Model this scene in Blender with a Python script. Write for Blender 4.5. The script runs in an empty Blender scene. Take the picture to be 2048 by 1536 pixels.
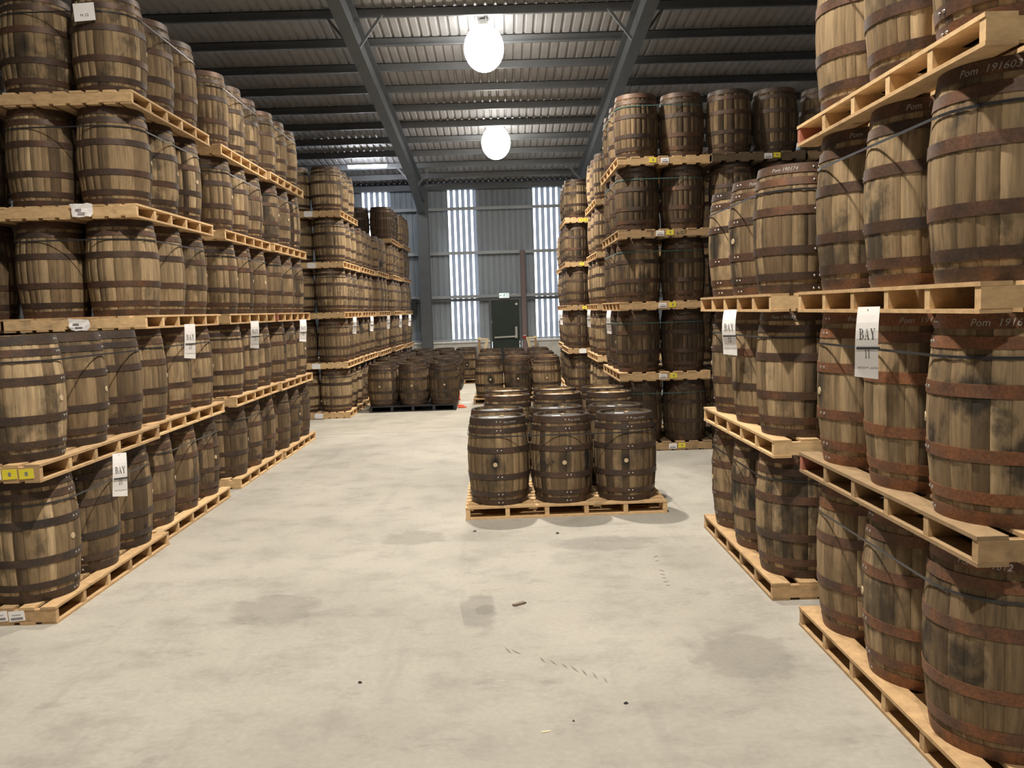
import bpy, math, random
import numpy as np
from mathutils import Matrix, Vector

random.seed(7)
PI = math.pi
C = bpy.context.scene.collection
S = bpy.context.scene

# ------------------------------------------------------------------ camera
cam = bpy.data.cameras.new('camera')
cam.sensor_width = 36.0
cam.lens = 1705.66 * 36 / 2048
cam.clip_start, cam.clip_end = 0.05, 300
camo = bpy.data.objects.new('camera', cam)
C.objects.link(camo)
RIGHT = (0.99947, -0.01162, -0.03130)
UP = (0.03218, 0.08702, 0.99569)
FWD = (0.00885, 0.99614, -0.08733)
m = Matrix.Identity(4)
for i in range(3):
    m[i][0], m[i][1], m[i][2] = RIGHT[i], UP[i], -FWD[i]
m[2][3] = 2.0927
camo.matrix_world = m
S.camera = camo

# ------------------------------------------------------------------ world, exposure
w = bpy.data.worlds.new('daylight')
S.world = w
w.use_nodes = True
bg = w.node_tree.nodes['Background']
bg.inputs[0].default_value = (0.86, 0.93, 1.0, 1)
bg.inputs[1].default_value = 7.0
S.view_settings.view_transform = 'Standard'
S.view_settings.look = 'None'
S.view_settings.gamma = 1
S.view_settings.exposure = 0.0
S.view_settings.use_curve_mapping = False
LAMP_W = 2850.0                      # watts of each high-bay lamp
LAMP_COL = (1.0, 0.91, 0.77)
# lamps hang in one row above the aisle: (x, y, z)
LAMPS = [(-0.20, 18.05, 7.44), (-0.02, 24.65, 6.80), (-0.25, 11.5, 8.1), (-0.3, 4.3, 8.8), (-0.3, -1.9, 9.4)]
LAMP_F = (1.0, 0.9, 0.95, 1.12, 0.60)   # relative strength of each lamp, tuned for the light balance

# ------------------------------------------------------------------ helpers
def nt(mat):
    mat.use_nodes = True
    t = mat.node_tree
    t.nodes.clear()
    return t

class G:
    """small node-graph helper"""
    def __init__(s, name):
        s.m = bpy.data.materials.new(name)
        s.t = nt(s.m)
        s.out = s.n('ShaderNodeOutputMaterial')
    def n(s, ty, **kw):
        x = s.t.nodes.new(ty)
        for k, v in kw.items():
            setattr(x, k, v)
        return x
    def l(s, a, b):
        s.t.links.new(a, b)
    def put(s, sock, v):
        if isinstance(v, bpy.types.NodeSocket):
            s.l(v, sock)
        else:
            sock.default_value = v
    def math(s, op, a, b=0.0, c=None, clamp=False):
        x = s.n('ShaderNodeMath', operation=op, use_clamp=clamp)
        s.put(x.inputs[0], a); s.put(x.inputs[1], b)
        if c is not None: s.put(x.inputs[2], c)
        return x.outputs[0]
    def vmul(s, a, v):
        x = s.n('ShaderNodeVectorMath', operation='MULTIPLY')
        s.put(x.inputs[0], a); s.put(x.inputs[1], v)
        return x.outputs[0]
    def vadd(s, a, v):
        x = s.n('ShaderNodeVectorMath', operation='ADD')
        s.put(x.inputs[0], a); s.put(x.inputs[1], v)
        return x.outputs[0]
    def noise(s, vec, scale, detail=2.0, rough=0.5):
        x = s.n('ShaderNodeTexNoise')
        s.put(x.inputs['Vector'], vec)
        x.inputs['Scale'].default_value = scale
        x.inputs['Detail'].default_value = detail
        x.inputs['Roughness'].default_value = rough
        return x.outputs['Fac']
    def ramp(s, fac, stops, interp='LINEAR'):
        x = s.n('ShaderNodeValToRGB')
        x.color_ramp.interpolation = interp
        e = x.color_ramp.elements
        while len(e) < len(stops): e.new(0.5)
        for k, (p, c) in enumerate(stops):
            e[k].position = p
            e[k].color = (*c, 1) if len(c) == 3 else c
        s.put(x.inputs[0], fac)
        return x.outputs[0]
    def smooth(s, v, a, b):
        x = s.n('ShaderNodeMapRange', interpolation_type='SMOOTHSTEP')
        s.put(x.inputs[0], v)
        x.inputs[1].default_value = a; x.inputs[2].default_value = b
        return x.outputs[0]
    def mix(s, f, a, b, mode='MIX'):
        x = s.n('ShaderNodeMix', data_type='RGBA', blend_type=mode)
        s.put(x.inputs[0], f)
        for k, v in ((6, a), (7, b)):
            if isinstance(v, bpy.types.NodeSocket): s.l(v, x.inputs[k])
            else: x.inputs[k].default_value = (*v, 1)
        return x.outputs[2]
    def bsdf(s, col, rough=0.7, metal=0.0, bump=None, bstr=0.3, bdist=0.01, spec=0.5):
        b = s.n('ShaderNodeBsdfPrincipled')
        if isinstance(col, bpy.types.NodeSocket): s.l(col, b.inputs['Base Color'])
        else: b.inputs['Base Color'].default_value = (*col, 1)
        s.put(b.inputs['Roughness'], rough)
        b.inputs['Metallic'].default_value = metal
        b.inputs['Specular IOR Level'].default_value = spec
        if bump is not None:
            n = s.n('ShaderNodeBump')
            n.inputs['Strength'].default_value = bstr
            n.inputs['Distance'].default_value = bdist
            s.l(bump, n.inputs['Height'])
            s.l(n.outputs[0], b.inputs['Normal'])
        s.l(b.outputs[0], s.out.inputs[0])
        return b

def flat(name, col, rough=0.6, metal=0.0, var=0.12, scale=9.0, spec=0.5):
    g = G(name)
    co = g.n('ShaderNodeTexCoord').outputs['Object']
    n = g.noise(co, scale, 3)
    d = tuple(c * (1 - var) for c in col); u = tuple(min(1, c * (1 + var)) for c in col)
    g.bsdf(g.ramp(n, [(0.3, d), (0.7, u)]), rough, metal, spec=spec)
    return g.m

def emis(name, col, st):
    g = G(name)
    e = g.n('ShaderNodeEmission')
    e.inputs[0].default_value = (*col, 1); e.inputs[1].default_value = st
    g.l(e.outputs[0], g.out.inputs[0])
    return g.m

# ------------------------------------------------------------------ materials
def mat_stave():
    g = G('weathered_oak')
    oi = g.n('ShaderNodeObjectInfo')
    sp = g.n('ShaderNodeSeparateColor'); g.l(oi.outputs['Color'], sp.inputs[0])
    tone0, seed, stain = sp.outputs[0], sp.outputs[1], sp.outputs[2]
    smudge = oi.outputs['Alpha']
    at = g.n('ShaderNodeAttribute', attribute_name='stave_tone')
    tone = g.math('ADD', tone0, at.outputs['Fac'], clamp=True)
    co = g.n('ShaderNodeTexCoord').outputs['Object']
    off = g.n('ShaderNodeCombineXYZ')
    g.l(g.math('MULTIPLY', seed, 37.0), off.inputs[0]); g.l(g.math('MULTIPLY', seed, 91.0), off.inputs[1]); g.l(g.math('MULTIPLY', seed, 53.0), off.inputs[2])
    v = g.vadd(co, off.outputs[0])
    grain = g.noise(g.vmul(v, (55, 55, 4)), 1.0, 3, 0.6)
    blot = g.noise(g.vmul(v, (3.0, 3.0, 2.2)), 1.0, 5, 0.62)
    streak = g.noise(g.vmul(v, (16, 16, 0.9)), 1.0, 3, 0.55)
    base = g.ramp(tone, [(0.0, (0.058, 0.041, 0.028)), (0.3, (0.147, 0.103, 0.063)), (0.6, (0.268, 0.191, 0.114)), (0.85, (0.38, 0.28, 0.17)), (1.0, (0.48, 0.36, 0.225))])
    base = g.mix(1.0, base, g.ramp(grain, [(0.25, (0.62, 0.62, 0.62)), (0.75, (1.22, 1.20, 1.16))]), 'MULTIPLY')
    wet = g.math('MULTIPLY', g.smooth(streak, 0.55, 0.70), g.math('MULTIPLY', stain, 0.65))
    base = g.mix(wet, base, (0.045, 0.037, 0.028))
    soot = g.math('MULTIPLY', g.smooth(blot, 0.50, 0.63), g.math('MULTIPLY', stain, 1.25), clamp=True)
    base = g.mix(soot, base, (0.030, 0.028, 0.025))
    # black weep around the bung, running down
    d = g.vmul(g.vadd(co, (0, 0.325, -0.425)), (9.0, 5.0, 5.5))
    ln = g.n('ShaderNodeVectorMath', operation='LENGTH'); g.l(d, ln.inputs[0])
    dist = g.math('ADD', ln.outputs['Value'], g.math('MULTIPLY', g.math('SUBTRACT', blot, 0.5), 2.4))
    sm = g.math('MULTIPLY', g.smooth(dist, 0.95, 0.25), smudge, clamp=True)
    base = g.mix(sm, base, (0.020, 0.019, 0.018))
    sz = g.n('ShaderNodeSeparateXYZ'); g.l(co, sz.inputs[0])
    base = g.mix(g.math('MULTIPLY', g.smooth(sz.outputs[2], 0.8792, 0.8815), 1.0), base, (0.034, 0.027, 0.023))   # grimy end grain of the chime
    g.bsdf(base, 0.78, 0, bump=g.math('ADD', grain, g.math('MULTIPLY', streak, 0.8)), bstr=0.22, bdist=0.003, spec=0.12)
    return g.m

def mat_hoop():
    g = G('rusty_hoop_steel')
    oi = g.n('ShaderNodeObjectInfo')
    sp = g.n('ShaderNodeSeparateColor'); g.l(oi.outputs['Color'], sp.inputs[0])
    co = g.n('ShaderNodeTexCoord').outputs['Object']
    off = g.n('ShaderNodeCombineXYZ')
    g.l(g.math('MULTIPLY', sp.outputs[1], 61.0), off.inputs[0]); g.l(g.math('MULTIPLY', sp.outputs[1], 23.0), off.inputs[2])
    v = g.vadd(co, off.outputs[0])
    n1 = g.noise(v, 7.0, 5, 0.6)
    n2 = g.noise(v, 70.0, 2, 0.6)
    f = g.math('ADD', g.math('MULTIPLY', g.math('SUBTRACT', n1, 0.5), 1.3), sp.outputs[0], clamp=True)
    col = g.ramp(f, [(0.0, (0.042, 0.033, 0.029)), (0.35, (0.072, 0.046, 0.034)), (0.65, (0.125, 0.066, 0.042)), (1.0, (0.235, 0.098, 0.045))])
    col = g.mix(1.0, col, g.ramp(n2, [(0.3, (0.72, 0.72, 0.72)), (0.7, (1.2, 1.2, 1.2))]), 'MULTIPLY')
    g.bsdf(col, 0.52, 0.25, bump=n2, bstr=0.15, bdist=0.002)
    return g.m

def mat_pallet():
    g = G('sawn_pine')
    oi = g.n('ShaderNodeObjectInfo')
    sp = g.n('ShaderNodeSeparateColor'); g.l(oi.outputs['Color'], sp.inputs[0])
    co = g.n('ShaderNodeTexCoord').outputs['Object']
    off = g.n('ShaderNodeCombineXYZ')
    g.l(g.math('MULTIPLY', oi.outputs['Random'], 57.0), off.inputs[0]); g.l(g.math('MULTIPLY', oi.outputs['Random'], 29.0), off.inputs[1])
    v = g.vadd(co, off.outputs[0])
    gr = g.noise(g.vmul(v, (14, 14, 30)), 1.0, 4, 0.6)
    blot = g.noise(v, 4.0, 4, 0.6)
    knot = g.n('ShaderNodeTexVoronoi'); g.put(knot.inputs['Vector'], g.vmul(v, (3.2, 3.2, 6.0))); knot.inputs['Scale'].default_value = 1.0
    tone = g.math('ADD', sp.outputs[0], g.math('MULTIPLY', g.math('SUBTRACT', oi.outputs['Random'], 0.5), 0.22), clamp=True)
    col = g.ramp(tone, [(0.0, (0.115, 0.082, 0.052)), (0.35, (0.28, 0.195, 0.115)), (0.7, (0.52, 0.345, 0.185)), (1.0, (0.72, 0.51, 0.285))])
    col = g.mix(1.0, col, g.ramp(gr, [(0.25, (0.74, 0.72, 0.69)), (0.75, (1.14, 1.14, 1.12))]), 'MULTIPLY')
    col = g.mix(g.math('MULTIPLY', g.smooth(knot.outputs['Distance'], 0.13, 0.05), 0.7), col, (0.14, 0.07, 0.03))
    col = g.mix(g.math('MULTIPLY', g.smooth(blot, 0.58, 0.75), 0.5), col, (0.13, 0.10, 0.075))
    g.bsdf(col, 0.75, 0, bump=gr, bstr=0.25, bdist=0.003, spec=0.3)
    return g.m

def mat_floor(name, tint):
    g = G(name)
    co = g.n('ShaderNodeNewGeometry').outputs['Position']
    big = g.noise(co, 0.55, 5, 0.55)
    mid = g.noise(g.vmul(co, (1.0, 1.25, 1)), 2.0, 7, 0.68)
    fine = g.noise(co, 26.0, 4, 0.6)
    scuff = g.noise(g.vmul(co, (1.6, 2.6, 1)), 1.3, 6, 0.72)
    tyre = g.noise(g.vmul(co, (3.2, 0.35, 1)), 1.0, 4, 0.6)
    col = g.ramp(big, [(0.30, tuple(c * 0.82 for c in tint)), (0.52, tint), (0.72, tuple(min(1, c * 1.12) for c in tint))])
    col = g.mix(1.0, col, g.ramp(mid, [(0.28, (0.74, 0.735, 0.73)), (0.50, (1.0, 1.0, 1.0)), (0.75, (1.08, 1.07, 1.05))]), 'MULTIPLY')
    col = g.mix(1.0, col, g.ramp(fine, [(0.3, (0.93, 0.93, 0.93)), (0.7, (1.05, 1.05, 1.05))]), 'MULTIPLY')
    col = g.mix(g.math('MULTIPLY', g.smooth(scuff, 0.56, 0.74), 0.50), col, (0.165, 0.155, 0.143))
    col = g.mix(g.math('MULTIPLY', g.smooth(tyre, 0.58, 0.75), 0.32), col, (0.19, 0.18, 0.17))
    g.bsdf(col, g.ramp(mid, [(0.3, (0.62,) * 3), (0.7, (0.80,) * 3)]), 0, bump=fine, bstr=0.08, bdist=0.004, spec=0.25)
    return g.m

M_STAVE, M_HOOP, M_PINE = mat_stave(), mat_hoop(), mat_pallet()
M_FLOOR = mat_floor('trowelled_concrete', (0.355, 0.338, 0.306))
M_FLOOR2 = mat_floor('paler_concrete', (0.345, 0.325, 0.285))
M_BUNG = flat('bung_wood', (0.52, 0.40, 0.26), 0.7)
M_RIVET = flat('rivet_steel', (0.42, 0.39, 0.36), 0.35, 0.7)
M_HEADWOOD = None
def mat_head(name, a, b, rough):
    g = G(name)
    co = g.n('ShaderNodeTexCoord').outputs['Object']
    n = g.noise(g.vmul(co, (4, 40, 1)), 1.0, 3, 0.6); n2 = g.noise(co, 6.0, 3)
    col = g.mix(1.0, g.ramp(n, [(0.3, a), (0.7, b)]), g.ramp(n2, [(0.3, (0.75,) * 3), (0.7, (1.15,) * 3)]), 'MULTIPLY')
    g.bsdf(col, rough, 0, bump=n, bstr=0.1, bdist=0.002)
    return g.m
M_HEADWOOD = mat_head('barrel_head_oak', (0.40, 0.29, 0.17), (0.58, 0.44, 0.28), 0.45)
M_HEADGREY = mat_head('barrel_head_grey', (0.06, 0.056, 0.057), (0.105, 0.10, 0.10), 0.36)
M_BLACKPAL = flat('black_stained_pallet', (0.020, 0.020, 0.024), 0.5, 0, 0.3)
M_PAPER = flat('white_paper', (0.90, 0.88, 0.89), 0.7, 0, 0.03)
M_YELLOW = flat('yellow_sticker', (0.80, 0.68, 0.05), 0.6, 0, 0.05)
M_INK = flat('black_ink', (0.035, 0.033, 0.035), 0.7)
M_GREYINK = flat('grey_ink', (0.22, 0.21, 0.22), 0.7)
M_CHALK = flat('white_chalk', (0.42, 0.40, 0.37), 0.9)
M_STRAP = flat('black_strap', (0.030, 0.030, 0.034), 0.32, 0, 0.1)
M_STRAPG = flat('green_strap', (0.06, 0.125, 0.12), 0.3, 0, 0.1)
M_STEEL = flat('grey_painted_steel', (0.115, 0.125, 0.135), 0.5, 0, 0.08, 3)
M_PURLIN = flat('galvanised_purlin', (0.15, 0.155, 0.16), 0.5, 0.2, 0.1, 3)
M_RAIL = flat('grey_cladding_rail', (0.40, 0.43, 0.46), 0.5, 0.1, 0.08, 3)
M_ROOF = flat('roof_sheet_grey', (0.40, 0.395, 0.40), 0.6, 0, 0.08, 2)
M_CLAD = flat('wall_sheet_grey', (0.36, 0.41, 0.46), 0.55, 0, 0.05, 2)
M_PLINTH = flat('precast_concrete', (0.66, 0.645, 0.61), 0.85, 0, 0.1, 5)
M_DOOR = flat('dark_green_paint', (0.018, 0.032, 0.026), 0.4, 0, 0.1, 3)
M_ALU = flat('brushed_aluminium', (0.62, 0.62, 0.60), 0.35, 0.6, 0.05)
M_BLACK = flat('black_plastic', (0.022, 0.024, 0.026), 0.5)
M_ORANGE = flat('orange_plastic', (0.85, 0.13, 0.05), 0.5, 0, 0.1)
M_RED = flat('red_plastic', (0.5, 0.03, 0.03), 0.5)
M_BRIGHTPINE = flat('planed_pine', (0.88, 0.72, 0.48), 0.65, 0, 0.12, 14)
M_GREENSIGN = emis('sign_green_glow', (0.03, 0.30, 0.12), 0.8)
M_WHITESIGN = emis('sign_white_glow', (0.9, 1.0, 0.92), 1.1)
M_GLOBE = emis('lamp_glow', (1.0, 0.97, 0.90), 14.0)
M_TUBE = emis('tube_glow', (0.93, 0.95, 1.0), 110.0)

def mat_clear(name, fac, tint):
    g = G(name)
    tl = g.n('ShaderNodeBsdfTranslucent'); tl.inputs[0].default_value = (*tint, 1)
    tp = g.n('ShaderNodeBsdfTransparent'); tp.inputs[0].default_value = (*tint, 1)
    df = g.n('ShaderNodeBsdfDiffuse'); df.inputs[0].default_value = (0.30, 0.32, 0.36, 1)
    a = g.n('ShaderNodeMixShader'); a.inputs[0].default_value = 0.45
    g.l(tl.outputs[0], a.inputs[1]); g.l(tp.outputs[0], a.inputs[2])
    b = g.n('ShaderNodeMixShader'); b.inputs[0].default_value = fac
    g.l(df.outputs[0], b.inputs[1]); g.l(a.outputs[0], b.inputs[2])
    g.l(b.outputs[0], g.out.inputs[0])
    return g.m
M_CLEAR = mat_clear('translucent_sheet', 0.85, (0.95, 0.97, 1.0))
M_DIM = mat_clear('dim_translucent_sheet', 0.045, (0.75, 0.82, 0.98))  # webs and crowns of the sheet, far less translucent

def mat_primer():
    g = G('primer_spotted_post')
    co = g.n('ShaderNodeTexCoord').outputs['Object']
    br = g.n('ShaderNodeTexBrick'); g.put(br.inputs['Vector'], g.vmul(co, (1, 1, 1)))
    sx = g.n('ShaderNodeSeparateXYZ'); g.l(co, sx.inputs[0])
    cz = g.n('ShaderNodeCombineXYZ'); g.l(sx.outputs[0], cz.inputs[0]); g.l(sx.outputs[2], cz.inputs[1])
    g.l(cz.outputs[0], br.inputs['Vector'])
    br.inputs['Scale'].default_value = 14; br.inputs['Mortar Size'].default_value = 0.03
    br.inputs['Color1'].default_value = (0.25, 0.125, 0.12, 1); br.inputs['Color2'].default_value = (0.21, 0.14, 0.14, 1)
    br.inputs['Mortar'].default_value = (0.26, 0.25, 0.26, 1)
    g.bsdf(br.outputs['Color'], 0.6)
    return g.m
M_PRIMER = mat_primer()

# ------------------------------------------------------------------ mesh helpers
class MB:
    def __init__(s):
        s.v, s.f, s.mi = [], [], []
    def quad(s, a, b, c, d, mi=0):
        k = len(s.v); s.v += [a, b, c, d]; s.f.append((k, k + 1, k + 2, k + 3)); s.mi.append(mi)
    def poly(s, pts, mi=0):
        k = len(s.v); s.v += list(pts); s.f.append(tuple(range(k, k + len(pts)))); s.mi.append(mi)
    def box(s, x0, y0, z0, x1, y1, z1, mi=0):
        k = len(s.v)
        s.v += [(x0, y0, z0), (x1, y0, z0), (x1, y1, z0), (x0, y1, z0), (x0, y0, z1), (x1, y0, z1), (x1, y1, z1), (x0, y1, z1)]
        for q in ((3, 2, 1, 0), (4, 5, 6, 7), (0, 1, 5, 4), (1, 2, 6, 5), (2, 3, 7, 6), (3, 0, 4, 7)):
            s.f.append(tuple(k + i for i in q)); s.mi.append(mi)
        return s
    def bar(s, p, q, wx, wz):
        """square bar from p to q"""
        p, q = Vector(p), Vector(q); d = (q - p).normalized()
        u = d.cross(Vector((0, 0, 1)));  u = Vector((1, 0, 0)) if u.length < 1e-4 else u.normalized()
        t = u.cross(d)
        k = len(s.v)
        for c in (p, q):
            for a, b in ((-1, -1), (1, -1), (1, 1), (-1, 1)):
                s.v.append(tuple(c + u * a * wx / 2 + t * b * wz / 2))
        for f in ((3, 2, 1, 0), (4, 5, 6, 7), (0, 1, 5, 4), (1, 2, 6, 5), (2, 3, 7, 6), (3, 0, 4, 7)):
            s.f.append(tuple(k + i for i in f)); s.mi.append(0)
        return s
    def cyl(s, cx, cy, z0, z1, r0, r1=None, n=16, cap=True):
        r1 = r0 if r1 is None else r1
        k = len(s.v)
        for z, r in ((z0, r0), (z1, r1)):
            s.v += [(cx + r * math.cos(2 * PI * i / n), cy + r * math.sin(2 * PI * i / n), z) for i in range(n)]
        for i in range(n):
            j = (i + 1) % n
            s.f.append((k + i, k + j, k + n + j, k + n + i)); s.mi.append(0)
        if cap:
            s.f.append(tuple(k + i for i in reversed(range(n)))); s.f.append(tuple(k + n + i for i in range(n))); s.mi += [0, 0]
        return s
    def lathe(s, prof, n=32, mi=0):
        k = len(s.v); L = len(prof)
        for i in range(n):
            a = 2 * PI * i / n
            s.v += [(r * math.cos(a), r * math.sin(a), z) for r, z in prof]
        for i in range(n):
            j = (i + 1) % n
            for p in range(L - 1):
                s.f.append((k + i * L + p, k + j * L + p, k + j * L + p + 1, k + i * L + p + 1)); s.mi.append(mi)
        return s
    def mesh(s, name, *mats, smooth=False):
        me = bpy.data.meshes.new(name)
        me.from_pydata([tuple(p) for p in s.v], [], s.f)
        for mt in mats: me.materials.append(mt)
        if len(mats) > 1: me.polygons.foreach_set('material_index', s.mi)
        if smooth: me.polygons.foreach_set('use_smooth', [True] * len(me.polygons))
        me.update()
        return me

def obj(name, me, parent=None, loc=None, rot=None, color=None):
    o = bpy.data.objects.new(name, me)
    C.objects.link(o)
    if parent is not None: o.parent = parent
    if loc is not None: o.location = loc
    if rot is not None: o.rotation_euler = rot if isinstance(rot, tuple) else (0, 0, rot)
    if color is not None: o.color = color
    return o

def thing(name, label, cat, loc=(0, 0, 0), rot=0, group=None, me=None):
    o = obj(name, me, None, loc, rot)
    o['label'] = label; o['category'] = cat
    if group: o['group'] = group
    return o

def struct(name, me, parent=None, loc=None, rot=None):
    o = obj(name, me, parent, loc, rot)
    if parent is None: o['kind'] = 'structure'
    return o

def text_mesh(txt, size, mat, shear=0.0, align='CENTER'):
    cu = bpy.data.curves.new('writing', 'FONT')
    cu.body = txt; cu.size = size; cu.shear = shear; cu.align_x = align; cu.resolution_u = 2
    o = bpy.data.objects.new('writing', cu); C.objects.link(o)
    me = bpy.data.meshes.new_from_object(o)
    bpy.data.objects.remove(o); bpy.data.curves.remove(cu)
    me.materials.clear(); me.materials.append(mat)
    return me

# ------------------------------------------------------------------ room
YW = 31.3
def roofz(y): return 6.70 + 0.1 * (YW - y)
XW, Y0 = 9.6, -8.0

struct('floor', MB().box(-XW, Y0, -0.2, XW, 14.84, 0).mesh('floor', M_FLOOR))
fl = bpy.data.objects['floor']
struct('slab', MB().box(-XW, 14.852, -0.2, XW, 31.6, 0).mesh('slab', M_FLOOR2), fl)
struct('joint', MB().box(-XW, 14.83, -0.2, XW, 14.86, -0.004).mesh('joint', M_INK), fl)
struct('ground', MB().box(-60, 31.8, -0.5, 60, 140, -0.05).mesh('ground', flat('outside_hardstanding', (0.42, 0.45, 0.46), 0.9)))

# stains and tyre marks pressed on the near slab
def mat_stain():
    g = G('damp_patch')
    geo = g.n('ShaderNodeNewGeometry').outputs['Position']; gen = g.n('ShaderNodeTexCoord').outputs['Generated']
    n = g.noise(geo, 5.0, 5, 0.65)
    d = g.n('ShaderNodeVectorMath', operation='LENGTH'); g.l(g.vmul(g.vadd(gen, (-0.5, -0.5, -0.5)), (2, 2, 0)), d.inputs[0])
    f = g.math('MULTIPLY', g.smooth(g.math('ADD', d.outputs['Value'], g.math('MULTIPLY', g.math('SUBTRACT', n, 0.5), 1.3)), 0.95, 0.60), 0.17)
    df = g.n('ShaderNodeBsdfDiffuse'); df.inputs[0].default_value = (0.185, 0.178, 0.172, 1)
    tp = g.n('ShaderNodeBsdfTransparent'); mx = g.n('ShaderNodeMixShader')
    g.put(mx.inputs[0], f); g.l(tp.outputs[0], mx.inputs[1]); g.l(df.outputs[0], mx.inputs[2]); g.l(mx.outputs[0], g.out.inputs[0])
    return g.m
M_STAIN = mat_stain()
for k, pts in enumerate((((-0.40, 6.22), (-0.15, 6.20), (-0.06, 5.36), (-0.30, 5.33)), ((-0.27, 5.93), (-0.13, 5.96), (-0.09, 5.70), (-0.24, 5.68)), ((-1.25, 8.1), (-0.55, 8.0), (-0.60, 7.5), (-1.2, 7.55)),
                         ((1.0, 5.2), (1.7, 5.3), (1.75, 4.5), (1.05, 4.45)), ((-2.1, 6.4), (-1.4, 6.2), (-1.3, 5.6), (-2.0, 5.7)), ((0.3, 7.6), (1.3, 7.7), (1.4, 7.2), (0.4, 7.1)))):
    mb = MB(); mb.poly([(x, y, 0.0008 + 0.0002 * k) for x, y in reversed(pts)])
    obj('stain', mb.mesh('stain', M_STAIN), fl)
M_TREAD = flat('rubber_scuff', (0.215, 0.205, 0.188), 0.85)
mb = MB()
for a in ((-0.051, 5.147, -0.012, 5.043), (-0.011, 5.103, 0.051, 5.018), (0.16, 4.979, 0.187, 4.891), (0.22, 4.926, 0.254, 4.848), (0.283, 4.874, 0.315, 4.798), (0.334, 4.842, 0.371, 4.739), (0.394, 4.782, 0.418, 4.683), (0.453, 4.732, 0.472, 4.636), (0.509, 4.667, 0.52, 4.581),
          (1.188, 6.917, 1.244, 6.986), (1.179, 6.808, 1.231, 6.856), (1.173, 6.598, 1.209, 6.543), (1.162, 6.482, 1.208, 6.461), (1.154, 6.386, 1.203, 6.381), (1.146, 6.292, 1.2, 6.287), (1.149, 6.2, 1.195, 6.211)):
    d = Vector((a[2] - a[0], a[3] - a[1])); n = Vector((-d.y, d.x)).normalized()
    mb.poly([(a[0], a[1], .0022), (a[0] + d.x * .5 - n.x * .006, a[1] + d.y * .5 - n.y * .006, .0022), (a[2], a[3], .0022), (a[0] + d.x * .5 + n.x * .005, a[1] + d.y * .5 + n.y * .005, .0022)])
o = obj('tyre_marks', mb.mesh('tyre_marks', M_TREAD), fl); o['kind'] = 'stuff'

# far wall: ribbed sheets, every third one translucent
PW = 3.08 / 3
def ribbed(z0, z1, mats, clear=False, zones=None):
    mb = MB(); p = PW / 5
    for k in range(5):
        x = -PW / 2 + k * p
        pts = [(x, 0), (x + (0.38 if clear else 0.66) * p, 0), (x + (0.55 if clear else 0.72) * p, 0.04), (x + (0.83 if clear else 0.94) * p, 0.04), (x + p, 0)]
        for i in range(4):
            (xa, ya), (xb, yb) = pts[i], pts[i + 1]
            mi = 0 if (not clear or i == 0) else 1
            mb.quad((xa, ya, z0), (xb, yb, z0), (xb, yb, z1), (xa, ya, z1), mi)
    return mb.mesh('sheet', *mats)
wf = struct('wall_far', MB().box(-XW, 31.42, 6.55, XW, 31.5, 6.8).mesh('wall_far', M_CLAD))
me_full = ribbed(0.93, 6.72, (M_CLAD,))
me_top = ribbed(6.57, 6.72, (M_CLAD,))
me_clear = ribbed(0.97, 6.57, (M_CLEAR, M_DIM), True)
nwin = 0
for k in range(-9, 11):
    x = -1.33 + k * PW
    if abs(x) > 9.2: continue
    if k % 3 == 0:
        struct('cladding_sheet', me_top, wf, (x, YW, 0))
        nwin += 1
        struct('window_%d' % nwin, me_clear, None, (x, YW, 0))
    else:
        struct('cladding_sheet', me_full, wf, (x, YW, 0))

pl = struct('baseboard_far', MB().box(-XW, 31.08, 0, -0.47, 31.5, 0.93).box(0.70, 31.08, 0, XW, 31.5, 0.93).mesh('baseboard_far', M_PLINTH))
struct('ledge', MB().box(-XW, 31.02, 0.93, -0.47, 31.29, 0.99).mesh('ledge', flat('pale_flashing', (0.92, 0.92, 0.91), 0.5)), pl)
struct('ledge', MB().box(0.70, 31.02, 0.93, XW, 31.29, 0.99).mesh('ledge', bpy.data.materials['pale_flashing']), pl)

# cladding rails (Z-sections) and the header over the door
nt_ = 0
def rail(x0, x1, z):
    global nt_
    nt_ += 1
    mb = MB().box(x0, 31.08, z - 0.02, x1, 31.28, z + 0.02)
    mb.box(x0, 31.08, z - 0.09, x1, 31.10, z - 0.02)
    struct('trim_%d' % nt_, mb.mesh('rail', M_RAIL))
for z in (5.78, 4.20):
    rail(-XW, 0.70, z) if z == 4.20 else rail(-XW, XW, z)
rail(0.90, XW, 4.20)
rail(-XW, 0.70, 2.63); rail(0.90, XW, 2.63)
nt_ += 1
struct('trim_%d' % nt_, MB().box(-XW, 31.12, 2.43, 0.70, 31.27, 2.53).box(0.90, 31.12, 2.43, XW, 31.27, 2.53).mesh('header', M_STEEL))
nt_ += 1
struct('trim_%d' % nt_, MB().box(-XW, 31.14, 1.0, -0.47, 31.27, 1.06).box(0.70, 31.14, 1.0, XW, 31.27, 1.06).mesh('base_rail', M_RAIL))
nt_ += 1
struct('trim_%d' % nt_, MB().box(-XW, 31.0, 6.42, XW, 31.28, 6.62).mesh('eaves_beam', M_STEEL))

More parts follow.
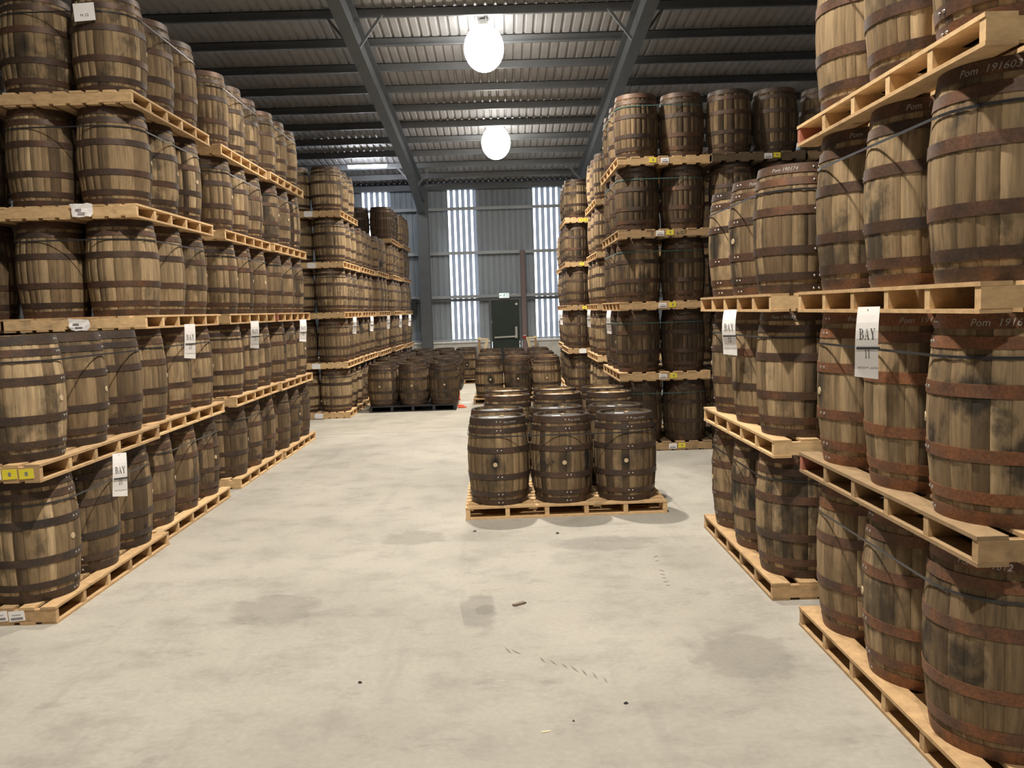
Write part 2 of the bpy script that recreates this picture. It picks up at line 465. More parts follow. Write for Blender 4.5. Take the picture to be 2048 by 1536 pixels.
# door
dr = struct('door_1', MB().box(-0.385, 31.02, 0.02, 0.605, 31.07, 2.425).mesh('door_1', M_DOOR))
fr = MB().box(-0.47, 31.0, 0, -0.395, 31.2, 2.43).box(0.615, 31.0, 0, 0.69, 31.2, 2.43).box(-0.47, 31.0, 2.43, 0.69, 31.2, 2.50)
obj('door_frame', fr.mesh('door_frame', M_STEEL), dr)
obj('push_bar', MB().bar((-0.30, 30.94, 1.09), (0.47, 30.94, 1.11), 0.05, 0.055).box(-0.30, 30.94, 1.06, -0.25, 31.02, 1.12).mesh('push_bar', M_ALU), dr)
obj('lock_case', MB().box(0.44, 30.93, 1.05, 0.53, 31.02, 1.16).box(0.455, 30.965, 1.16, 0.53, 31.02, 1.46).mesh('lock_case', M_ALU), dr)
obj('roundel', MB().cyl(0, 0, 0, 0.03, 0.045, n=14).mesh('roundel', M_PAPER), dr, (0.525, 31.02, 2.28), (PI / 2, 0, 0))
obj('hinge', MB().box(0.585, 31.0, 0.80, 0.615, 31.03, 0.88).mesh('hinge', M_ALU), dr)
obj('hinge', MB().box(-0.40, 31.0, 1.62, -0.375, 31.03, 1.70).mesh('hinge', M_ALU), dr)

# exit sign
es = thing('exit_sign', 'lit green and white running man exit sign above the dark green door', 'sign', (0.09, 30.92, 2.50))
obj('sign_box', MB().box(-0.185, 0.0, 0, 0.185, 0.075, 0.19).mesh('sign_box', M_PAPER), es)
obj('sign_face', MB().box(-0.172, -0.006, 0.014, 0.172, 0.0, 0.176).mesh('sign_face', M_WHITESIGN), es)
mb = MB()
def disc(cx, cz, r, y):
    mb.poly([(cx + r * math.cos(t * PI / 5), y, cz + r * math.sin(t * PI / 5)) for t in range(10)])
def seg(xa, za, xb, zb, wd, y=-0.009):
    d = Vector((xb - xa, zb - za)); n = Vector((-d.y, d.x)).normalized() * wd / 2
    mb.quad((xa - n.x, y, za - n.y), (xb - n.x, y, zb - n.y), (xb + n.x, y, zb + n.y), (xa + n.x, y, za + n.y))
disc(0.018, 0.150, 0.013, -0.009)
seg(0.012, 0.136, -0.006, 0.092, 0.024)
seg(0.010, 0.130, 0.040, 0.112, 0.010); seg(0.010, 0.130, -0.022, 0.118, 0.010)
seg(-0.006, 0.092, 0.028, 0.066, 0.012); seg(0.028, 0.066, 0.020, 0.034, 0.011)
seg(-0.006, 0.092, -0.022, 0.060, 0.012); seg(-0.022, 0.060, -0.050, 0.048, 0.011)
for a in ((0.075, 0.028, 0.075, 0.160), (0.075, 0.160, 0.135, 0.160), (0.135, 0.160, 0.135, 0.028)): seg(*a, 0.012)
seg(-0.150, 0.095, -0.085, 0.095, 0.018)
mb.poly([(-0.165, -0.009, 0.095), (-0.125, -0.009, 0.065), (-0.125, -0.009, 0.125)])
obj('pictogram', mb.mesh('pictogram', M_GREENSIGN), es)
thing('cable_tail', 'short pale cable beside the exit sign along the rail', 'cable', (0, 0, 0), 0, None,
      MB().bar((0.28, 31.07, 2.60), (0.52, 31.07, 2.64), 0.02, 0.02).mesh('cable_tail', M_PAPER))

# primer spotted post right of the door with call point
tp = thing('steel_post', 'slim steel post mottled with red primer beside the green door', 'post', (0.80, 31.05, 0))
obj('post_shaft', MB().box(-0.075, -0.05, 0, 0.075, 0.05, 4.20).mesh('post_shaft', M_PRIMER), tp)
obj('side_flange', MB().box(-0.10, -0.03, 0, -0.075, 0.05, 4.20).mesh('side_flange', M_STEEL), tp)
obj('side_flange', MB().box(0.075, -0.03, 0, 0.10, 0.05, 4.20).mesh('side_flange', M_STEEL), tp)
cp = thing('call_point', 'small red fire alarm call point low on the primer spotted post', 'alarm', (0.78, 30.995, 1.04))
obj('housing', MB().box(-0.05, -0.045, 0, 0.05, 0.0, 0.10).mesh('housing', M_RED), cp)
obj('cap', MB().box(-0.052, -0.05, 0.085, 0.052, 0.0, 0.105).mesh('cap', M_PAPER), cp)

# wooden trestles each side of the door
for sx, lab, xa in ((1, 'pale pine trestle against the wall on the hinge side of the green door', -0.85), (-1, 'pale pine trestle against the wall beside the red primer post', 1.17)):
    t = thing('pine_trestle', lab, 'trestle', (xa, 30.70, 0), 0, 'pine trestles by the door')
    obj('rear_leg', MB().box(-0.035, -0.035, 0, 0.035, 0.035, 1.06).mesh('rear_leg', flat('brown_pine', (0.42, 0.26, 0.12), 0.7) if 'brown_pine' not in bpy.data.materials else bpy.data.materials['brown_pine']), t)
    obj('end_block', MB().bar((-0.06 * sx, 0, 1.09), (0.08 * sx, 0, 1.06), 0.09, 0.08).mesh('end_block', M_BRIGHTPINE), t)
    obj('top_rail', MB().bar((0.0, -0.05, 1.06), (0.31 * sx, -0.05, 1.055), 0.06, 0.06).mesh('top_rail', M_BRIGHTPINE), t)
    obj('front_leg', MB().bar((0.29 * sx, -0.08, 1.08), (0.02 * sx, -0.30, 0.0), 0.12, 0.05).mesh('front_leg', M_BRIGHTPINE), t)

wb = thing('control_box', 'black box fixed to the rail beside the steel column', 'box', (-3.22, 31.05, 1.97))
obj('box_body', MB().box(-0.17, -0.18, 0, 0.15, 0.0, 0.60).mesh('box_body', M_BLACK), wb)
obj('gland', MB().cyl(0.02, -0.1, -0.06, 0, 0.04, n=10).mesh('gland', M_BLACK), wb)

# columns, rafters
def hsection(name, p, q, width, depth, upvec, mat, t=0.02):
    """I-beam from p to q; flange plane across x"""
    p, q = Vector(p), Vector(q); u = Vector(upvec); mb = MB()
    def slab(cu, wx, th):
        k = len(mb.v)
        for c in (p, q):
            for a, b in ((-1, -1), (1, -1), (1, 1), (-1, 1)):
                mb.v.append(tuple(c + Vector((a * wx / 2, 0, 0)) + u * (cu + b * th / 2)))
        for f in ((3, 2, 1, 0), (4, 5, 6, 7), (0, 1, 5, 4), (1, 2, 6, 5), (2, 3, 7, 6), (3, 0, 4, 7)):
            mb.f.append(tuple(k + i for i in f)); mb.mi.append(0)
    slab(-depth / 2, width, t); slab(depth / 2, width, t); slab(0, 0.015, depth)
    return mb.mesh(name, mat)
def rz(y): return 5.90 + 0.0955 * (YW - y)      # underside of the rafters
for x in (-8.4, -2.72, 2.82, 8.4):
    wd = 0.36 if x == -2.72 else 0.25
    col = struct('column', hsection('column', (x, 30.82, 0), (x, 30.82, 6.55), 0.38 if x == -2.72 else 0.26, 0.40, (0, 1, 0), M_STEEL))
    obj('base_plate', MB().box(-0.24, -0.26, 0, 0.24, 0.26, 0.025).mesh('base_plate', M_STEEL), col, (x, 30.82, 0))
    rd = 0.56
    rf = struct('beam', hsection('beam', (x, 30.6, rz(30.6) + rd / 2), (x, 6.0, rz(6.0) + rd / 2), 0.24, rd, (0, 0.095, 1.0), M_STEEL))
    # haunch: a plate web and flange tapering along the rafter
    mb = MB()
    ya, yb = 30.62, 26.9
    za, zb = rz(ya) - 0.42, rz(yb)
    mb.box(0, 0, 0, 0, 0, 0); mb.v.clear(); mb.f.clear(); mb.mi.clear()
    mb.poly([(x - .008, ya, za), (x - .008, yb, zb), (x - .008, ya, rz(ya))]); mb.poly([(x + .008, ya, za), (x + .008, ya, rz(ya)), (x + .008, yb, zb)])
    mb.quad((x - .12, ya, za), (x + .12, ya, za), (x + .12, yb, zb), (x - .12, yb, zb))
    mb.quad((x - .12, ya, za - .02), (x - .12, yb, zb - .02), (x + .12, yb, zb - .02), (x + .12, ya, za - .02))
    mb.quad((x - .12, ya, za - .02), (x - .12, ya, za), (x - .12, yb, zb), (x - .12, yb, zb - .02)); mb.quad((x + .12, ya, za), (x + .12, ya, za - .02), (x + .12, yb, zb - .02), (x + .12, yb, zb))
    mb.box(x - .12, ya, za - .02, x + .12, ya + .02, rz(ya))
    obj('haunch', mb.mesh('haunch', M_STEEL), rf)
    # fly braces down from the purlins
    for yy in (28.47, 17.3):
        for s in (-1, 1):
            obj('fly_brace', MB().bar((x + s * 0.05, yy, rz(yy) + 0.03), (x + s * 0.55, yy, roofz(yy) - 0.18), 0.05, 0.05).mesh('fly_brace', M_PURLIN), rf)

# ceiling: ribbed roof sheets on Z purlins
ce = struct('ceiling', MB().box(-XW, Y0, 0, XW, 12.5, 0.03).mesh('ceiling', M_ROOF))
ce.rotation_euler = (-math.atan(0.1), 0, 0)
ce.location = (0, 0, roofz(0))
def roofsheet():
    mb = MB(); p = 0.2
    ya, yb = 12.5, YW + 0.15
    for k in range(5):
        x = -0.5 + k * p
        pts = [(x, 0.0), (x + 0.12, 0.0), (x + 0.145, 0.04), (x + 0.175, 0.04), (x + p, 0.0)]
        for i in range(4):
            (xa, da), (xb, db) = pts[i], pts[i + 1]
            mb.quad((xa, ya, roofz(ya) + da), (xa, yb, roofz(yb) + da), (xb, yb, roofz(yb) + db), (xb, ya, roofz(ya) + db))
    return mb.mesh('roof_sheet', M_ROOF)
me_rs = roofsheet()
cs = struct('ceiling_sheeting', None); cs['kind'] = 'structure'
for k in range(-9, 10):
    struct('roof_sheet', me_rs, cs, (k * 1.0, 0, 0.005))
# fixings showing as rows of small dots beside each purlin are left to the purlin lip
PUR = [27.09 - 1.384 * k for k in range(-2, 9)]
pz = struct('ceiling_purlins', None); pz['kind'] = 'structure'
mb = MB()
mb.box(-2.77, -0.03, 0.0, 2.77, 0.03, 0.012); mb.box(-2.77, 0.02, 0.0, 2.77, 0.032, 0.19); mb.box(-2.77, 0.02, 0.178, 2.77, 0.09, 0.19); mb.box(-2.77, -0.032, 0.0, 2.77, -0.022, 0.03)
me_p = mb.mesh('purlin', M_PURLIN)
for y in PUR:
    for cx in (-5.6, 0.03, 5.65):
        obj('purlin', me_p, pz, (cx, y, roofz(y) - 0.195))

# other walls (behind and at the sides)
M_SIDE = flat('side_wall_sheet', (0.20, 0.21, 0.22), 0.6)
struct('wall_left', MB().box(-XW - 0.1, Y0, 0, -XW, 31.5, 10.8).mesh('wall_left', M_SIDE))
struct('wall_right', MB().box(XW, Y0, 0, XW + 0.1, 31.5, 10.8).mesh('wall_right', M_SIDE))
struct('wall_back', MB().box(-XW, Y0 - 0.1, 0, XW, Y0, 10.8).mesh('wall_back', M_SIDE))

# ------------------------------------------------------------------ lamps
dome = MB().lathe([(0.0, 0.56), (0.09, 0.56), (0.10, 0.47), (0.17, 0.45), (0.17, 0.43), (0.0, 0.43)], 28).mesh('lamp_cap', M_ALU, smooth=False)
prof = [(0.41 * math.sin(t * PI / 16), 0.47 * math.cos(t * PI / 16)) for t in range(0, 17)]  # oversized glowing globe, the lamp's bloom built into its shape
globe = MB().lathe(prof, 28).mesh('bloom_globe', M_GLOBE, smooth=True)
def photometry(li):
    '''lamp beam curve tuned for the light balance: most of the light leaves within 45 degrees of straight down'''
    li.use_nodes = True
    t = li.node_tree; t.nodes.clear()
    out = t.nodes.new('ShaderNodeOutputLight'); em = t.nodes.new('ShaderNodeEmission'); t.links.new(em.outputs[0], out.inputs[0])
    tc = t.nodes.new('ShaderNodeTexCoord'); sx = t.nodes.new('ShaderNodeSeparateXYZ'); t.links.new(tc.outputs['Normal'], sx.inputs[0])
    rp = t.nodes.new('ShaderNodeValToRGB'); mr = t.nodes.new('ShaderNodeMapRange')
    mr.inputs[1].default_value = -1; mr.inputs[2].default_value = 1
    t.links.new(sx.outputs[2], mr.inputs[0]); t.links.new(mr.outputs[0], rp.inputs[0])
    e = rp.color_ramp.elements
    while len(e) < 6: e.new(0.5)
    for k, (p, v) in enumerate(((0.0, 0.80), (0.05, 1.0), (0.117, 0.80), (0.18, 0.30), (0.25, 0.12), (0.5, 0.03))):
        e[k].position = p; e[k].color = (v, v, v, 1)
    t.links.new(rp.outputs[0], em.inputs[1])
hang = MB().cyl(0, 0, 0.30, 0.62, 0.02, n=8).mesh('hanger', M_STEEL)
names = ['bright high bay lamp nearer the camera, hanging over the aisle', 'smaller looking high bay lamp further back before the far wall',
         'high bay lamp out of view over the front aisle pallet', 'high bay lamp out of view over the front of the aisle', 'dimmer high bay lamp out of view behind the camera']
for (x, y, z), lab, fac in zip(LAMPS, names, LAMP_F):
    t = thing('high_bay_lamp', lab, 'lamp', (x, y, z), 0, 'high bay lamps over the aisle')
    obj('lamp_cap', dome, t); obj('bloom_globe', globe, t)
    h = obj('hanger', MB().cyl(0, 0, 0.54, max(0.57, roofz(y) - z + 0.01), 0.02, n=8).mesh('hanger', M_STEEL), t)
    li = bpy.data.lights.new('lamp_light', 'POINT'); li.shadow_soft_size = 0.11
    li.energy = LAMP_W * fac; li.color = LAMP_COL
    photometry(li)
    lo = obj('lamp_light', li, t, (0, 0, -0.66))
tb = thing('tube_light', 'bright white strip light under the roof above the pale far stack', 'lamp', (-4.10, 27.45, 6.74))
obj('batten', MB().box(-0.62, -0.05, 0.02, 0.62, 0.05, 0.09).box(-0.5, -0.01, 0.09, -0.48, 0.01, 0.30).box(0.48, -0.01, 0.09, 0.5, 0.01, 0.30).mesh('batten', M_PAPER), tb)
obj('tube', MB().lathe([(0.0, -0.60), (0.045, -0.60), (0.045, 0.60), (0.0, 0.60)], 12).mesh('tube', M_TUBE, smooth=True), tb, (0, 0, -0.02), (0, PI / 2, 0))

# ------------------------------------------------------------------ barrels
P, PH = 1.0092, 0.1249
H = P - PH - 0.002
RB, RE = 0.3205, 0.279
def rad(z):
    q = 2 * z / H - 1
    return RB - (RB - RE) * q * q
ZS = [0, .16, .33, .5, .67, .84, 1]

def stave_geo(mb, a0, a1):
    d = 0.0026 / RB
    am = (a0 + a1) / 2
    k = len(mb.v)
    for zf in ZS:
        z = zf * H; r = rad(z)
        for a, rr in ((a0, r - 0.004), (a0 + d, r), (am, r + 0.0008), (a1 - d, r), (a1, r - 0.004)):
            mb.v.append((rr * math.sin(a), -rr * math.cos(a), z))
    n = len(ZS)
    for i in range(n - 1):
        for j in range(4):
            b = k + i * 5 + j
            mb.f.append((b, b + 1, b + 6, b + 5)); mb.mi.append(0)
    t = k + (n - 1) * 5
    q = len(mb.v)
    for a in (a0, a1):
        for z in (H, H - 0.04):
            rr = RE - 0.03
            mb.v.append((rr * math.sin(a), -rr * math.cos(a), z))
    mb.f.append((t, t + 1, t + 2, t + 3, t + 4, q + 2, q)); mb.f.append((q, q + 2, q + 3, q + 1)); mb.mi += [0, 0]

def flat_ends(me):
    for p in me.polygons:
        if abs(p.normal.z) > 0.8 or len(p.vertices) > 4: p.use_smooth = False
    ends = {k for p in me.polygons if not p.use_smooth for k in p.edge_keys}
    me.attributes.new('sharp_edge', 'BOOLEAN', 'EDGE').data.foreach_set('value', [tuple(sorted(e.vertices)) in ends for e in me.edges])
    return me
PATS = []
for p in range(4):
    rnd = random.Random(11 + p)
    ws = [rnd.choice((0.75, 0.9, 1.0, 1.15, 1.35)) for _ in range(25)]
    tot = sum(ws); a = rnd.random(); edges = []
    for x in ws:
        b = a + x / tot * 2 * PI; edges.append((a, b)); a = b
    meshes = []
    full = MB(); tones = []
    for e in edges:
        mb = MB(); stave_geo(mb, *e); meshes.append(flat_ends(mb.mesh('stave', M_STAVE, smooth=True)))
        f0 = len(full.f); stave_geo(full, *e); tones += [rnd.gauss(0, 0.115)] * (len(full.f) - f0)
    fm = full.mesh('barrel_body', M_STAVE, smooth=True)
    flat_ends(fm)
    at = fm.attributes.new('stave_tone', 'FLOAT', 'FACE'); at.data.foreach_set('value', tones)
    PATS.append((meshes, fm))

HOOPS = [(0.000, 0.068), (0.102, 0.160), (0.303, 0.366), (0.608, 0.672), (0.834, 0.892), (0.927, 0.998)]
def hoop_mesh(i):
    z0, z1 = HOOPS[i][0] * H, HOOPS[i][1] * H
    o = 0.0042
    me = MB().lathe([(rad(z0) - 0.002, z0), (rad(z0) + o, z0), (rad((z0 + z1) / 2) + o, (z0 + z1) / 2), (rad(z1) + o, z1), (rad(z1) - 0.002, z1)], 44).mesh('hoop', M_HOOP, smooth=True)
    me.polygons.foreach_set('use_smooth', [p % 4 in (1, 2) for p in range(len(me.polygons))])
    ed = {}
    for p in me.polygons:
        for k in p.edge_keys: ed.setdefault(k, []).append(p.index % 4)
    me.attributes.new('sharp_edge', 'BOOLEAN', 'EDGE').data.foreach_set('value', [sorted(ed[tuple(sorted(e.vertices))]) in ([0, 1], [2, 3]) for e in me.edges])
    return me
ME_HOOP = [hoop_mesh(i) for i in range(6)]
def rivet_mesh(i, s):
    z = (HOOPS[i][0] + HOOPS[i][1]) / 2 * H; r = rad(z) + 0.004
    a = 0.14 + s * 0.065
    d = Vector((math.sin(a), -math.cos(a), 0)); u = Vector((math.cos(a), math.sin(a), 0)); mb = MB()
    c = d * r + Vector((0, 0, z))
    ring = [c + u * 0.0085 * math.cos(t * PI / 4) + Vector((0, 0, 0.0085 * math.sin(t * PI / 4))) for t in range(8)]
    mb.v = [tuple(x) for x in ring] + [tuple(x * 0.5 + (c + d * 0.006) * 0.5 + d * 0.0025) for x in ring]
    for t in range(8):
        mb.f.append((t, (t + 1) % 8, 8 + (t + 1) % 8, 8 + t)); mb.mi.append(0)
    mb.f.append(tuple(range(8, 16))); mb.mi.append(0)
    return mb.mesh('rivet', M_RIVET, smooth=True)
ME_RIV = [(rivet_mesh(i, -1), rivet_mesh(i, 1)) for i in range(6)]
def head_mesh(mat):
    mb = MB(); R = RE - 0.029; nb = 6
    for k in range(nb):
        y0 = -R + 2 * R * k / nb + 0.0015; y1 = -R + 2 * R * (k + 1) / nb - 0.0015
        y0c, y1c = max(y0, -R + 0.002), min(y1, R - 0.002)
        pts = []
        ys = [y0c + (y1c - y0c) * i / 5 for i in range(6)]
        pts += [(math.sqrt(R * R - y * y), y) for y in ys] + [(-math.sqrt(R * R - y * y), y) for y in reversed(ys)]
        z = H - 0.028 - (k % 2) * 0.001
        mb.poly([(x, y, z) for x, y in pts])
    mb.poly([(R * math.cos(t * PI / 12), R * math.sin(t * PI / 12), H - 0.036) for t in range(24)])
    return mb.mesh('head', mat)
ME_HEAD = {'wood': head_mesh(M_HEADWOOD), 'grey': head_mesh(M_HEADGREY)}
mb = MB(); mb.cyl(0, 0, 0, 0.008, 0.024, 0.021, n=12); ME_BUNG = mb.mesh('bung', M_BUNG, smooth=False)
ME_HLAB = MB().box(-0.045, -0.02, 0, 0.045, 0.02, 0.0015).mesh('head_label', M_PAPER)
ME_HPLUG = MB().cyl(0, 0, 0, 0.008, 0.022, n=12).mesh('head_plug', M_BUNG)

NB = [0]
def barrel(x, y, z, rot, label, group, tone=0.5, rust=0.35, stain=0.5, smudge=0.4, detail=2, head='wood', bung=True, headmarks=False):
    """detail 2: staves + rivets, 1: separate staves, 0: one body mesh"""
    NB[0] += 1
    rnd = random.Random(NB[0] * 13 + 5)
    t = thing('barrel', label, 'barrel', (x, y, z), rot, group)
    meshes, fm = PATS[NB[0] % 4]
    seed = rnd.random()
    tone += rnd.uniform(-0.07, 0.07); stain = max(0, min(1, stain + rnd.uniform(-0.25, 0.25))); smudge = max(0, min(1, smudge + rnd.uniform(-0.4, 0.4)))
    if detail:
        for me in meshes:
            obj('stave', me, t, color=(max(0.02, min(1, tone + rnd.gauss(0, 0.185 * min(1, 0.35 + tone * 1.3)))), seed, stain, smudge))
    else:
        obj('barrel_body', fm, t, color=(tone, seed, stain, smudge))
    for i in range(6):
        h = obj('hoop', ME_HOOP[i], t, color=(max(0, min(1, rust + rnd.uniform(-0.15, 0.15))), rnd.random(), 0, 1))
        if detail == 2:
            obj('rivet', ME_RIV[i][0], h); obj('rivet', ME_RIV[i][1], h)
    obj('head', ME_HEAD[head], t)
    if bung:
        obj('bung', ME_BUNG, t, (0, -RB + 0.004, 0.48 * H), (PI / 2, 0, 0))
    if headmarks:
        obj('head_label', ME_HLAB, t, (-0.05, rnd.uniform(0.02, 0.07), H - 0.0275), rnd.uniform(-0.3, 0.3))
        obj('head_plug', ME_HPLUG, t, (0.03, 0.13, H - 0.0285))
    return t

def chalk(t, txt, world_az, size=0.036, zc=0.958):
    """handwriting wrapped on the top hoop; world_az: direction in which it faces"""
    me = text_mesh(txt, size, M_CHALK, 0.25)
    z0 = zc * H
    la = world_az - t.rotation_euler.z
    for v in me.vertices:
        z = z0 + v.co.y - size * 0.35
        r = rad(z) + 0.0058
        a = la + v.co.x / r
        v.co = (r * math.cos(a), r * math.sin(a), z)
    o = obj('chalk_writing', me, t); o['label'] = 'white chalk cask number'
    return o

# ------------------------------------------------------------------ pallets
L, W = 2.03, 1.30
def brd(w_, l_, t_): return MB().box(-w_ / 2, -l_ / 2, 0, w_ / 2, l_ / 2, t_)
ME_STR = MB().box(-W / 2 + 0.004, -0.022, 0.018, W / 2 - 0.004, 0.022, PH - 0.018).mesh('stringer', M_PINE)
ME_B = {9: brd(0.108, L, 0.018).mesh('deck_board', M_PINE), 7: brd(0.128, L, 0.018).mesh('deck_board', M_PINE)}
LB = 1.82
ME_BSTR = MB().box(-W / 2 + 0.004, -0.03, 0.018, W / 2 - 0.004, 0.03, PH - 0.018).mesh('stringer', M_BLACKPAL)
ME_BB = brd(0.128, LB, 0.018).mesh('deck_board', M_BLACKPAL)
M_REDEND = flat('red_painted_pine', (0.36, 0.13, 0.085), 0.7, 0, 0.25)
ME_RSTR = MB().box(-W / 2 + 0.004, -0.022, 0.018, W / 2 - 0.004, 0.022, PH - 0.018).mesh('stringer', M_REDEND)
def pallet(x, y, z, rot, label, group, tone=0.72, nb=9, black=False, red=None):
    """x, y: centre; long boards along local y"""
    t = thing('pallet', label, 'pallet', (x, y, z), rot, group)
    ll = LB if black else L
    ns = 5 if black else 6
    rnd = random.Random(int(x * 100) * 7 + int(y * 100) * 3 + int(z * 10))
    def cl(v): return (max(0, min(1, v + rnd.uniform(-0.08, 0.08))), 0, 0, 1)
    for k in range(ns):
        yy = -ll / 2 + 0.022 + k * (ll - 0.044) / (ns - 1)
        obj('stringer', ME_BSTR if black else (ME_RSTR if red == k else ME_STR), t, (0, yy, 0), color=cl(tone + (0.06 if k in (0, ns - 1) else 0)))
    n = 7 if black else nb
    bw = 0.108 if n == 9 else 0.128
    for k in range(n):
        xx = -W / 2 + bw / 2 + k * (W - bw) / (n - 1)
        me = ME_BB if black else ME_B[nb]
        obj('deck_board', me, t, (xx, rnd.uniform(-.004, .004), PH - 0.018), color=cl(tone))
        obj('base_board', me, t, (xx, rnd.uniform(-.004, .004), 0), color=cl(tone - 0.06))
    return t

ME_ST = {'w': MB().box(-0.055, -0.003, -0.036, 0.055, 0, 0.036).mesh('white_sticker', M_PAPER), 'y': MB().box(-0.050, -0.003, -0.034, 0.050, 0, 0.034).mesh('yellow_sticker', M_YELLOW),
         'W': MB().box(-0.085, -0.004, -0.055, 0.085, 0, 0.05).mesh('white_sheet', M_PAPER)}
ME_LINES = MB().box(-0.042, -0.004, -0.026, 0.042, -0.003, -0.010).box(-0.030, -0.004, 0.006, 0.030, -0.003, 0.010).mesh('print', M_GREYINK)
ME_MARK = MB().box(-0.008, -0.004, -0.012, 0.012, -0.003, 0.014).mesh('print', M_GREYINK)
def sticker(p, kind, xl, dz=0.0, tilt=0.0, side=-1):
    """sticker on the short end (local -y) of pallet p"""
    o = obj({'w': 'white_sticker', 'y': 'yellow_sticker', 'W': 'white_sheet'}[kind], ME_ST[kind], p, (xl, -L / 2 + 0.0, PH / 2 + dz), (0, tilt, 0))
    if kind == 'w': obj('print', ME_LINES, o)
    if kind == 'y': obj('print', ME_MARK, o)
    return o

# straps: a ribbon round the casks on a pallet
def strap_mesh(nx, ny, hz, mat):
    r = rad(hz) + 0.0065
    cx, cy = (nx - 1) * 0.326, (ny - 1) * 0.33
    path = []
    for qx, qy, a0 in ((cx, -cy, -90), (cx, cy, 0), (-cx, cy, 90), (-cx, -cy, 180)):
        for k in range(7):
            a = math.radians(a0 + k * 15)
            path.append((qx + r * math.cos(a), qy + r * math.sin(a), math.cos(a), math.sin(a)))
    mb = MB(); n = len(path); hw, th = 0.0062, 0.0022
    for x, y, ux, uy in path:
        mb.v += [(x, y, hz - hw), (x + ux * th, y + uy * th, hz - hw), (x + ux * th, y + uy * th, hz + hw), (x, y, hz + hw)]
    for i in range(n):
        j = (i + 1) % n
        for c in range(4):
            d = (c + 1) % 4
            mb.f.append((i * 4 + c, j * 4 + c, j * 4 + d, i * 4 + d)); mb.mi.append(0)
    return mb.mesh('strap', mat)
STRAPS = {}
def strap(x, y, z, rot, nx, ny, label, group, mat=None, hf=0.80):
    key = (nx, ny, hf, mat.name)
    if key not in STRAPS: STRAPS[key] = strap_mesh(nx, ny, hf * H, mat)
    return thing('strap', label, 'strap', (x, y, z), rot, group, STRAPS[key])

# ------------------------------------------------------------------ stacks
TIER = ['floor tier', 'second tier', 'third tier', 'fourth tier', 'top tier']
ROWN = ['front', 'middle', 'rear']
def stack(name, X, Yn, side, levels, cols=(3, 0), tone=0.5, rust=0.35, stain=0.5, smudge=0.4, detail=1, ptone=0.75, nb=9, smat=None, jit=0.018, skip=(), tones=None, bungf=0.6, look=None, ptones=None, rusts=None, reds=None, bt=None):
    """X: aisle edge, Yn: front edge, side: -1 grows to -x, +1 to +x; cols: casks deep in the aisle column and the inner column"""
    rnd = random.Random(sum(map(ord, name)))
    out = {}
    for lv in range(levels):
        jx, jy, jr = (rnd.uniform(-jit, jit), rnd.uniform(-jit, jit), rnd.uniform(-0.006, 0.006)) if lv else (0, 0, 0)
        cx, cy = X + side * W / 2 + jx, Yn + L / 2 + jy
        z = lv * P
        tier = TIER[lv] if lv < levels - 1 or levels == 5 else ('top tier' if levels > 1 else 'floor tier')
        pt = (ptones or {}).get(lv, ptone)
        pw = 'pale new pine' if pt > 0.75 else ('yellowed pine' if pt > 0.5 else 'greyed old wooden')
        p = pallet(cx, cy, z, jr, '%s pallet under %s of %s' % (pw, tier, name), 'pallets of the ' + name, pt, nb, red=(reds or {}).get(lv))
        out[('p', lv)] = p
        tn = (tones or {}).get(lv, tone); ru = (rusts or {}).get(lv, rust)
        lw = look or ('pale oak' if tn > 0.62 else ('brown oak' if tn > 0.42 else 'dark stained'))
        for ci in (0, 1):
            n = cols[ci]
            for k in range(n):
                if (lv, ci, k) in skip: continue
                lx = -side * 0.326 * (1 if ci == 0 else -1); ly = (k - 1) * 0.66
                c, s = math.cos(jr), math.sin(jr)
                bx, by = cx + lx * c - ly * s, cy + lx * s + ly * c
                if bt and (lv, ci, k) in bt: tn = bt[(lv, ci, k)]
                else: tn = (tones or {}).get(lv, tone)
                lw = look or ('pale oak' if tn > 0.62 else ('brown oak' if tn > 0.42 else 'dark stained'))
                faced = rnd.random() < bungf
                rot = (side * -PI / 2 + rnd.uniform(-0.5, 0.5) - (0.3 * side)) if faced else rnd.uniform(0, 2 * PI)
                lab = '%s barrel, %s of %s, %s, %s side' % (lw, tier, name, ROWN[k], 'aisle' if ci == 0 else 'inner')
                b = barrel(bx, by, z + PH, rot, lab, 'barrels of the ' + name, tn, ru, stain, smudge, detail if ci == 0 else min(detail, 1 if k == 0 else 0), bung=faced)
                out[(lv, ci, k)] = b
        if cols[1] == 3 or smat is not None:
            strap(cx, cy, z + PH, jr, 2, 3, 'strap round %s casks of %s' % (tier, name), 'straps of the ' + name, smat or M_STRAP, 0.795)
    return out

L1 = stack('low left stack', -3.18, 5.83, -1, 2, (3, 1), tone=0.56, rust=0.22, stain=0.55, detail=2, ptone=0.68, smat=M_STRAP, tones={0: 0.44, 1: 0.58}, bt={(1, 0, 0): .70, (1, 0, 1): .27, (1, 0, 2): .25, (0, 0, 1): .36, (0, 0, 0): .50})
L2 = stack('first tall left stack', -3.25, 7.87, -1, 5, (3, 1), tone=0.60, rust=0.42, stain=0.35, detail=1, ptone=0.82, smat=M_STRAP, tones={0: 0.40})
L2c = stack('stack inward of first tall left stack', -4.63, 7.92, -1, 5, (1, 0), tone=0.42, rust=0.4, detail=0, ptone=0.6)
L3 = stack('second tall left stack', -3.27, 10.36, -1, 5, (3, 0), tone=0.55, rust=0.40, stain=0.4, detail=1, ptone=0.84, smat=M_STRAP, tones={0: 0.42})
L4 = stack('third tall left stack', -3.24, 12.42, -1, 5, (3, 0), tone=0.48, rust=0.38, stain=0.4, detail=1, ptone=0.80, smat=M_STRAP, reds={2: 0}, tones={0: 0.36})
B1 = stack('pale stack past the left gap', -3.14, 17.2, -1, 5, (3, 1), tone=0.72, rust=0.38, stain=0.3, detail=0, ptone=0.86, smat=M_STRAP, tones={1: 0.44, 4: 0.84})
